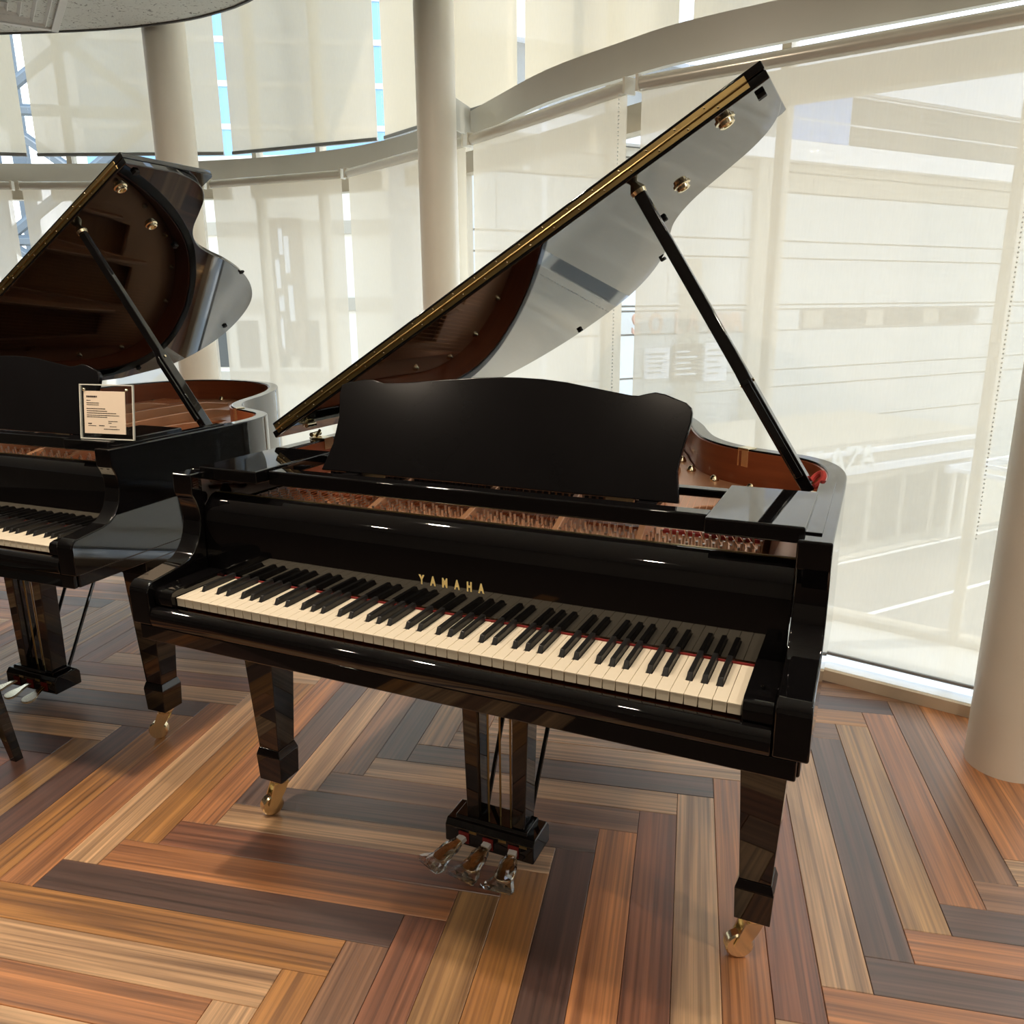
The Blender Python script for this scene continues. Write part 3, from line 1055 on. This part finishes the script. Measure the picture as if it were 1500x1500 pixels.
tag(lidm(screws, 'hinge_screws', M_brass, lid, smooth=True), kind='stuff')
# rubber bumpers and brass prop cups on the underside
for s, y in ((1.425, 0.555), (1.08, 0.995), (0.935, 1.50), (0.47, 1.82), (0.10, 1.55)):
    lidm(lambda b: b.box(s - 0.009, s + 0.009, y - 0.009, y + 0.009, -0.009, 0.0), 'lid_bumper', M_rubber, lid, 0.002)
for s, y in ((1.347, 0.554), (1.186, 0.800)):
    def cup(b):
        T0 = Matrix.Translation((s, y, 0)) @ Matrix.Rotation(R(180), 4, 'X')
        b.lathe([(0.021, 0.0), (0.021, 0.003), (0.017, 0.005), (0.016, 0.012), (0.013, 0.014), (0.009, 0.013), (0.008, 0.006), (0.002, 0.005)], 20, T0)
    lidm(cup, 'prop_cup', M_brass, lid, smooth=True)
# lid hinges on the bass side and catch plates on the rim
for y in (0.66, 1.25):
    mb = MB()
    mb.box(-0.7235, -0.672, y - 0.02, y + 0.02, 0.9732, 0.9772)
    mb.box(-0.6735, -0.6700, y - 0.02, y + 0.02, 0.945, 0.9772)
    mb.tube([(-0.716, y - 0.02, 0.985), (-0.716, y + 0.02, 0.985)], 0.007, 10)
    mb.tube([(-0.705, y - 0.012, 0.980), (-0.690, y - 0.012, 1.000)], 0.004, 6)
    mb.build('lid_hinge', M_brass, piano, smooth=True)
cx, cy = 0.455, 0.945
T = Matrix.Translation((cx, cy, 0)) @ Matrix.Rotation(R(-32), 4, 'Z')
mb = MB()
mb.box(-0.018, 0.018, -0.0035, 0.0, 0.925, 0.972, T)
mb.box(-0.018, 0.018, -0.004, 0.030, 0.972, 0.9755, T)
mb.build('rim_catch', M_brass, piano, 0.002)
# prop stick
foot, top = Vector((0.648, 0.590, 0.955)), Vector((0.252, 0.540, 1.590))
d = top - foot
Lp = d.length
ex = d.normalized()
ey = Vector((0, 1, 0))
ey = (ey - ex * ey.dot(ex)).normalized()
ez = ex.cross(ey)
TP = Matrix((ex, ey, ez)).transposed().to_4x4()
TP.translation = foot
mb = MB()
mb.prism_z([(0.0, -0.020), (0.27, -0.020), (0.30, -0.012), (Lp - 0.02, -0.008), (Lp - 0.02, 0.008), (0.30, 0.010), (0.27, 0.014), (0.0, 0.014)], -0.013, 0.013, TP)
prop = mb.build('lid_prop', M_black, piano, 0.003)
mb = MB()
mb.prism_z([(0.04, -0.0295), (0.26, -0.0295), (0.28, -0.0215), (0.04, -0.0215)], -0.008, 0.008, TP)
mb.build('short_prop', M_black, prop, 0.002)
mb = MB()
mb.lathe([(0.016, -0.010), (0.018, -0.002), (0.014, 0.006), (0.009, 0.014), (0.006, 0.022)], 16, TP @ Matrix.Translation((Lp - 0.012, 0, 0)) @ Matrix.Rotation(R(90), 4, 'Y'))
mb.build('prop_tip', M_brass, prop, smooth=True)
mb = MB()
mb.lathe([(0.004, -0.016), (0.004, 0.016)], 10, TP @ Matrix.Translation((0.27, -0.004, 0)))
mb.build('prop_pin', M_brass, prop, smooth=True)
mb = MB()
mb.box(0.625, 0.672, 0.565, 0.635, 0.930, 0.944)
mb.build('prop_base', M_brass, piano, 0.004)
mb = MB()
pts = catmull([(0.640, 0.628, 0.95), (0.652, 0.645, 0.972), (0.668, 0.640, 0.985), (0.672, 0.615, 0.978), (0.660, 0.605, 0.962), (0.650, 0.622, 0.958)], 5)
mb.tube(pts, 0.0065, 8)
mb.build('felt_tag', M_softred, piano, smooth=True)

# legs with brass casters
def leg(cx, cy, yaw):
    mb = MB()
    mb.frustum(cx, cy, 0.575, 0.118, 0.118, 0.622, 0.118, 0.118)
    mb.frustum(cx, cy, 0.205, 0.064, 0.064, 0.575, 0.098, 0.098)
    mb.frustum(cx, cy, 0.185, 0.078, 0.078, 0.205, 0.066, 0.066)
    mb.frustum(cx, cy, 0.110, 0.072, 0.072, 0.185, 0.078, 0.078)
    lg = mb.build('leg', M_black, piano, 0.0015, 2, angle=12)
    T = Matrix.Translation((cx, cy, 0)) @ Matrix.Rotation(yaw, 4, 'Z')
    cs = MB()
    cs.lathe([(0.026, 0.110), (0.026, 0.100), (0.020, 0.092), (0.012, 0.086)], 18, T)
    for sy in (-1, 1):
        v = []
        for yy in (sy * 0.014, sy * 0.019):
            v += [T @ Vector(p) for p in ((0.018, yy, 0.094), (-0.020, yy, 0.094), (-0.042, yy, 0.036), (-0.036, yy, 0.022), (-0.022, yy, 0.024), (0.005, yy, 0.066))]
        n = 6
        cs.add(v, [tuple(range(n)), tuple(range(2 * n - 1, n - 1, -1))] + [(i, (i + 1) % n, n + (i + 1) % n, n + i) for i in range(n)])
    cs.build('caster_fork', M_brass, lg, smooth=True)
    wh = MB()
    wh.lathe([(0.008, -0.0125), (0.026, -0.0125), (0.030, -0.009), (0.030, 0.009), (0.026, 0.0125), (0.008, 0.0125)], 24, T @ Matrix.Translation((-0.028, 0, 0.030)) @ Matrix.Rotation(R(90), 4, 'X'))
    wh.build('caster_wheel', M_brass, lg, smooth=True)
leg(-0.622, 0.285, R(60))
leg(0.632, 0.285, R(25))
leg(-0.26, 1.55, R(100))

# pedal lyre
ly = MB()
ly.prism_x([(0.300, 0.046), (0.300, 0.092), (0.312, 0.107), (0.392, 0.107), (0.404, 0.092), (0.404, 0.046)], -0.118, 0.122)
box = ly.build('lyre_box', M_black, piano, 0.004, 3)
MB().prism_x([(0.314, 0.107), (0.318, 0.117), (0.386, 0.117), (0.390, 0.107)], -0.095, 0.099).build('lyre_plinth', M_black, piano, 0.002)
for sx in (-1, 1):
    mb = MB()
    cxp = 0.012 + sx * 0.061
    v = []
    for z, w, off in ((0.117, 0.034, -0.0), (0.60, 0.046, sx * 0.008)):
        for y in (0.322, 0.382):
            for x in (-w / 2, w / 2):
                v.append((cxp + off + x, y, z))
    mb.add(v, [(0, 2, 3, 1), (4, 5, 7, 6), (0, 1, 5, 4), (2, 6, 7, 3), (0, 4, 6, 2), (1, 3, 7, 5)])
    mb.build('lyre_post', M_black, piano, 0.003)
MB().box(-0.10, 0.124, 0.30, 0.405, 0.600, 0.621).build('lyre_block', M_black, piano, 0.003)
for x in (-0.020, 0.012, 0.040):
    mb = MB()
    mb.tube([(x, 0.352, 0.112), (x, 0.352, 0.60)], 0.0028, 8)
    mb.build('pedal_rod', M_brass2, piano, smooth=True)
for sx in (-1, 1):
    mb = MB()
    mb.tube([(0.012 + sx * 0.06, 0.400, 0.10), (0.012 + sx * 0.07, 0.70, 0.655)], 0.006, 8)
    mb.build('lyre_brace', M_black, piano, smooth=True)
for x, tw in ((-0.064, -22), (0.002, -8), (0.070, 6)):
    T = Matrix.Translation((x, 0.300, 0.071)) @ Matrix.Rotation(R(tw), 4, 'Z') @ Matrix.Rotation(R(12), 4, 'X')
    mb = MB()
    st_p = [(-0.001, 0.009), (-0.02, 0.009), (-0.035, 0.012), (-0.05, 0.019), (-0.068, 0.024), (-0.082, 0.022), (-0.090, 0.012), (-0.092, 0.0)]
    poly = [(w, y) for y, w in st_p] + [(-w, y) for y, w in reversed(st_p)][1:]
    mb.prism_z(poly, -0.004, 0.004, T)
    pd = mb.build('pedal', M_brass, piano, 0.002)
    T2 = Matrix.Translation((x, 0.300, 0.071))
    MB().box(-0.014, 0.014, -0.003, 0.0, -0.016, 0.014, T2).build('pedal_felt', M_redfelt, pd)
    mb = MB()
    mb.box(-0.0105, 0.0105, -0.016, -0.002, -0.006, 0.006, T)
    mb.build('pedal_sleeve', M_vent, pd)
    # crumpled clear bag drawn over the pedal
    rg = random.Random(int(x * 1000))
    v, f = [], []
    ny, na = 10, 14
    for i in range(ny):
        t = i / (ny - 1)
        yy = -0.018 - 0.100 * t
        w = 0.013 + 0.024 * t + 0.004 * math.sin(t * 9)
        h = 0.010 + 0.006 * math.sin(t * 3.1) - 0.010 * max(0, t - 0.75) * 3
        for j in range(na):
            q = 2 * math.pi * j / na
            jr = 1 + 0.16 * (rg.random() - 0.5) + (0.22 * math.sin(3 * q + t * 5) * t)
            v.append(T @ Vector((w * math.cos(q) * jr, yy, h * math.sin(q) * jr)))
    for i in range(ny - 1):
        for j in range(na):
            a, b = i * na + j, i * na + (j + 1) % na
            f.append((a, b, b + na, a + na))
    f.append(tuple((ny - 1) * na + j for j in range(na)))
    mb = MB()
    mb.add(v, f)
    tag(mb.build('pedal_bag', M_film, pd), 'crumpled clear plastic bag over the pedal')
for x in (-0.05, 0.03, 0.085):
    MB().box(x, x + 0.02, 0.2985, 0.3, 0.085, 0.092).build('lyre_label', M_brass2, box)

# ------------------------------------------------------------------ the second piano: a copy that stands to the left
lp = piano.copy()
link(lp)
lp.location = (-1.832, 0.130, 0)
lp.rotation_euler = (0, 0, R(2.5))
lp['label'] = 'black grand piano cut by the left edge, raised lid, holding a small clear info stand'
def copy_children(src, dst, depth=0):
    for ch in list(src.children):
        if ch.name.split('.')[0] in ('pedal_bag', 'pedal_sleeve', 'felt_tag'):
            continue
        c = ch.copy()
        link(c, dst)
        c.matrix_parent_inverse = Matrix()
        copy_children(ch, c, depth + 1)
copy_children(piano, lp)

# clear acrylic information stand on the second piano's shelf
sg = empty('info_stand', (-1.196, 0.352, 0.986), R(9))
tag(sg, 'clear acrylic stand with a printed cream card on the left piano', 'sign stand')
TS = Matrix.Rotation(R(-8), 4, 'X')
MB().box(-0.088, 0.088, -0.002, 0.002, 0.004, 0.152, TS).build('acrylic_panel', M_acryl, sg)
me_ = MB()
for a in ((-0.0895, -0.0865, 0.0, 0.152), (0.0865, 0.0895, 0.0, 0.152), (-0.0895, 0.0895, 0.150, 0.153), (-0.0895, 0.0895, 0.0, 0.003)):
    me_.box(a[0], a[1], -0.003, 0.003, a[2], a[3], TS)
me_.build('panel_edge', M_acryl_edge, sg)
card = MB().box(-0.073, 0.064, -0.0042, -0.0022, 0.016, 0.134, TS).build('card', M_paper, sg)
rows = [(-0.064, 0.036, 0.116, 0.0050), (-0.064, 0.014, 0.107, 0.0020), (-0.064, 0.042, 0.100, 0.0020), (-0.064, 0.042, 0.095, 0.0016),
        (-0.064, 0.062, 0.084, 0.0022), (-0.064, 0.068, 0.078, 0.0018), (-0.064, 0.098, 0.072, 0.0020), (-0.064, 0.108, 0.066, 0.0018), (-0.064, 0.068, 0.061, 0.0020),
        (0.008, 0.030, 0.050, 0.0020), (0.008, 0.010, 0.045, 0.0020), (-0.060, 0.012, 0.042, 0.0030), (-0.060, 0.026, 0.037, 0.0014), (-0.024, 0.018, 0.037, 0.0026),
        (0.012, 0.022, 0.036, 0.0012), (-0.008, 0.052, 0.028, 0.0020)]
pr = MB()
rg = random.Random(3)
for x0, w, z, h in rows:
    x = x0
    while x < x0 + w:
        ww = min(rg.uniform(0.002, 0.009), x0 + w - x)
        pr.box(x, x + ww, -0.0046, -0.0043, z, z + h, TS)
        x += ww + 0.0008
pr.build('printed_lines', M_ink, card)
pg = MB()
for x, z in ((-0.072, 0.138), (0.070, 0.138)):
    pg.lathe([(0.004, 0.0), (0.004, 0.004), (0.002, 0.006)], 10, TS @ Matrix.Translation((x, -0.003, z)) @ Matrix.Rotation(R(90), 4, 'X'))
pg.build('peg', M_brass, sg, smooth=True)
MB().box(-0.088, 0.088, -0.002, 0.07, -0.0005, 0.003).build('foot', M_acryl, sg)

# piano bench in front of the second piano: only a leg reaches into the frame
bn = empty('piano_bench', (-1.80, 0.0, 0), R(2.5))
tag(bn, 'black piano bench at the far left edge, one tapered leg showing', 'bench')
MB().box(-0.30, 0.245, -0.20, 0.16, 0.46, 0.50).build('seat', pbr('bench_vinyl', (0.01, 0.01, 0.01, 1), 0.45, noise=0.1, bump=0.1), bn, 0.012, 3)
MB().box(-0.27, 0.215, -0.17, 0.13, 0.40, 0.459).build('seat_frame', M_black, bn, 0.003)
for sx, sy in ((-1, -1), (-1, 1), (1, -1), (1, 1)):
    mb = MB()
    xt, yt = (0.20 if sx > 0 else -0.255), (0.115 if sy > 0 else -0.155)
    v = []
    for z, w, ox in ((0.0, 0.026, sx * 0.065), (0.40, 0.046, 0.0)):
        for y in (-w / 2, w / 2):
            for x in (-w / 2, w / 2):
                v.append((xt + ox + x, yt + y + sy * (0.03 if z == 0 else 0), z))
    mb.add(v, [(0, 2, 3, 1), (4, 5, 7, 6), (0, 1, 5, 4), (2, 6, 7, 3), (0, 4, 6, 2), (1, 3, 7, 5)])
    mb.build('leg', M_black, bn, 0.002)

# ------------------------------------------------------------------ the street outside
M_facade = pbr('facade_panel', srgb(198, 203, 204), 0.6, noise=0.03, nscale=0.3)
M_facade2 = pbr('facade_warm', srgb(170, 162, 146), 0.6, noise=0.04, nscale=0.3)
M_ledge = pbr('facade_ledge', srgb(228, 232, 240), 0.5, noise=0.02)
M_joint = pbr('facade_joint', srgb(140, 142, 142), 0.7, noise=0.05)
M_wdark = pbr('facade_window', srgb(74, 76, 74), 0.5, 0, 0.3, noise=0.1, nscale=0.5)
M_wblue = pbr('facade_window_sky', srgb(120, 160, 215), 0.05, 0.3, 0.9, noise=0.1, nscale=0.5)  # blue base colour stands in for sky reflected in the panes
M_street = pbr('street', srgb(176, 172, 160), 0.8, noise=0.06, nscale=0.4)
M_road = pbr('asphalt', srgb(104, 103, 100), 0.85, noise=0.08, nscale=0.6)
M_paint = pbr('road_paint', srgb(238, 238, 232), 0.7, noise=0.03)
M_bronze = pbr('sign_board', srgb(104, 88, 72), 0.6, noise=0.05)
M_signred = pbr('sign_letter', srgb(178, 140, 122), 0.6, noise=0.05)
M_tint = pbr('tower_glass', srgb(120, 165, 205), 0.06, 0.2, 0.9, noise=0.2, nscale=0.4)
M_mast = pbr('mast_steel', srgb(96, 106, 114), 0.6, noise=0.05)
M_conc = pbr('concrete', srgb(222, 216, 202), 0.8, noise=0.05, nscale=0.3)
SZ = -8.0
gd = MB()
gd.box(-80, 60, 5.0, 140, SZ - 0.3, SZ)
tag(gd.build('ground', M_street), kind='structure')
# department store: local x along the facade, y away from the street
FB = empty('department_store', (-2.7, 39.6, SZ), math.atan2(0.789, 0.614))
tag(FB, 'large pale department store across the street with a band of upper windows', 'building')
def fz(z):
    return z - SZ
MB().box(-19, 40, 0.25, 3.2, 0, fz(14.0)).build('facade_core', M_joint, FB)
zs = [(SZ, -4.48), (-4.40, -2.70), (-2.62, -1.90), (-1.82, -0.10), (0.93, 1.05), (1.13, 3.08), (3.16, 3.82), (3.90, 5.86), (5.94, 6.70), (6.78, 7.10)]
for z0, z1 in zs:
    for q in range(-5, 10):
        MB().box(max(q * 4 + 0.02, -19), q * 4 + 3.98, 0.0, 0.26, fz(z0), fz(z1)).build('facade_panel', M_facade if z0 < 5.9 else M_facade2, FB)
MB().box(-19, 40, -0.5, 0.25, fz(7.15), fz(7.95)).build('ledge', M_ledge, FB)
MB().box(-19, -0.2, 0.02, 0.26, fz(-0.02), fz(0.85)).build('sign_band', M_facade, FB)
MB().box(13.3, 40, 0.0, 0.26, fz(-0.02), fz(0.85)).build('sign_band', M_facade, FB)
wm1 = wm2 = None
for q in range(0, 22):
    for z0, z1 in ((8.1, 8.9), (9.0, 10.1)):
        MB().box(-1.5 + q * 1.2 + 0.05, -1.5 + q * 1.2 + 1.15, 0.05, 0.12, fz(z0), fz(z1)).build('window_pane', M_wblue if q < 3 else M_wdark, FB)
MB().box(-1.6, 26, 0.10, 0.26, fz(8.0), fz(10.2)).build('window_frame', M_ledge, FB)
MB().box(-19, 40, -0.3, 0.25, fz(10.25), fz(14)).build('parapet', M_ledge, FB)
for q in range(9):
    x = 0.2 + q * 1.43
    MB().box(x + 0.08, x + 1.30, 0.12, 0.2, fz(0.05), fz(0.80)).build('small_window', M_wdark if q % 3 else M_facade2, FB)
for x0, x1 in ((-3.6, -2.75), (14.9, 15.6), (-18.9, -18.2), (-11.2, -10.6)):
    MB().box(x0, x1, -0.35, 0.0, 0, fz(7.14)).build('pilaster', M_facade2, FB)
MB().box(-7.4, -6.3, -0.12, 0.0, 0, fz(3.0)).build('pilaster', M_facade2, FB)
for (x0, x1, z0, z1, m) in ((-9.2, -7.95, -1.9, -0.62, M_ledge), (-7.7, -6.2, -2.1, -0.5, M_bronze), (-6.0, -4.7, -2.15, -0.48, M_ledge)):
    p = MB().box(x0, x1, -0.26, -0.13, fz(z0), fz(z1)).build('poster', m, FB)
    pl_ = MB()
    rg = random.Random(int(x0 * 10))
    for r_ in range(5):
        zz = z0 + (z1 - z0) * (0.18 + 0.15 * r_)
        pl_.box(x0 + 0.15, x0 + 0.15 + (x1 - x0 - 0.3) * rg.uniform(0.5, 1), -0.275, -0.261, fz(zz), fz(zz + 0.08))
    pl_.build('poster_print', M_joint if m is M_ledge else M_ledge, p)
for ch, s in zip('SOLANMA', (-9.9, -8.9, -7.7, -6.9, -5.75, -4.95, -4.45)):
    text_mesh('sign_letter', ch, 1.15, 0.05, M_signred, FB, Matrix.Translation((s, -0.45, fz(0.0))) @ FRONT @ Matrix.Diagonal((0.8, 1, 1, 1)), 0.02)

# low shop building with roof sign, in front of the store
SB = empty('shop_pavilion', (3.63, 34.7, SZ), math.atan2(0.789, 0.614))
tag(SB, 'low glazed shop pavilion with a white rooftop name across the street', 'building')
MB().box(-16, 1.5, 0.0, 6.0, 0.0, 3.2).build('wall', M_facade2, SB)
MB().box(-16.3, 1.8, -0.5, 6.2, 3.2, 3.45).build('roof', M_ledge, SB)
MB().box(-16.3, 1.8, -0.4, -0.2, 3.9, 4.05).build('roof_rail', M_ledge, SB)
MB().box(-16.0, 1.5, -0.2, 6.0, 3.45, 4.3).build('upper_band', M_facade2, SB)
for q in range(9):
    MB().box(-15.6 + q * 1.9, -14.1 + q * 1.9, -0.06, 0.0, 0.3, 2.7).build('shop_pane', M_wdark, SB)
text_mesh('roof_letter', 'TOKYU PLAZA', 1.2, 0.04, M_paint, SB, Matrix.Translation((-9.0, -0.55, 3.42)) @ FRONT, 0.01)

# walkway canopy with white glazing bars
WC = empty('walkway_canopy', (6.4, 33.0, SZ), math.atan2(0.789, 0.614))
tag(WC, 'street walkway canopy of white bars and glass beside the shop pavilion', 'canopy')
for y in (0.0, 2.6):
    MB().box(-1.0, 16, y, y + 0.25, 2.7, 3.0).build('side_rail', M_ledge, WC)
for q in range(10):
    MB().box(-0.8 + q * 1.7, -0.65 + q * 1.7, 0.25, 2.6, 2.75, 2.9).build('glazing_bar', M_ledge, WC)
for q in range(5):
    for y in (0.05, 2.65):
        MB().box(-0.6 + q * 3.8, -0.45 + q * 3.8, y, y + 0.15, 0, 2.7).build('post', M_conc, WC)
# pavement, kerbs, road stripes
rd = MB()
T = Matrix.Translation((1.5, 22.0, 0)) @ Matrix.Rotation(math.atan2(0.789, 0.614), 4, 'Z')
rd.box(-30, 60, -2.5, 5.5, SZ, SZ + 0.02, T)
tag(rd.build('road', M_road), kind='structure')
rp = MB()
for y in (-2.3, 1.4, 5.2):
    rp.box(-30, 60, y, y + 0.18, SZ + 0.02, SZ + 0.03, T)
tag(rp.build('road_markings', M_paint), kind='structure')

# left: apartment tower with a vertical sign, glass tower, lattice mast
AT = empty('office_tower', (-20.0, 27.0, SZ), R(20))
tag(AT, 'pale office tower with a tall vertical sign, outside left of the middle column', 'building')
MB().box(-6, 3.4, 0, 10, 0, 15).build('wall', M_conc, AT)
for z in (6.0, 9.0, 12.0):
    MB().box(-6, 3.4, -0.15, 0.0, z, z + 0.5).build('floor_band', M_facade2, AT)
MB().box(-2.3, -1.15, -0.5, 0.0, 7.2, 12.6).build('vertical_sign', M_bronze, AT)
for (x0, x1, z0, z1) in ((-1.95, -1.8, 11.2, 12.2), (-1.75, -1.55, 10.5, 11.9), (-2.15, -1.98, 9.9, 11.0), (-1.7, -1.5, 8.6, 10.0), (-2.1, -1.9, 9.0, 9.6), (-2.12, -2.0, 7.5, 8.7)):
    MB().box(x0, x1, -0.56, -0.5, z0, z1).build('sign_stroke', M_ledge, AT)
for q in range(4):
    MB().box(-5.5 + q * 1.3, -4.6 + q * 1.3, -0.05, 0.0, 6.7, 8.6).build('window_pane', M_wdark, AT)
GT = empty('glass_tower', (-38.0, 48.0, SZ), R(30))
tag(GT, 'tall blue glass tower glimpsed through the gaps between the left blinds', 'building')
MB().box(-14, 14, 0, 14, 0, 40).build('curtain_wall', M_tint, GT)
for q in range(14):
    MB().box(-14, 14, -0.15, 0.0, 2.0 + q * 2.7, 2.35 + q * 2.7).build('spandrel', M_ledge, GT)
LM = empty('lattice_mast', (-21.5, 17.0, SZ), R(35))
tag(LM, 'steel lattice frame seen through the blinds at top left', 'mast')
for x in (-2.4, 2.4):
    for y in (0, 2.4):
        MB().box(x - 0.2, x + 0.2, y - 0.2, y + 0.2, 0, 22).build('mast_post', M_mast, LM)
for q in range(5):
    z = 4.0 + q * 3.6
    for a, b in (((-2.4, 0, z), (2.4, 0, z + 3.6)), ((2.4, 0, z), (-2.4, 0, z + 3.6)), ((-2.4, 0, z), (2.4, 0, z))):
        MB().tube([a, b], 0.16, 6).build('mast_brace', M_mast, LM)
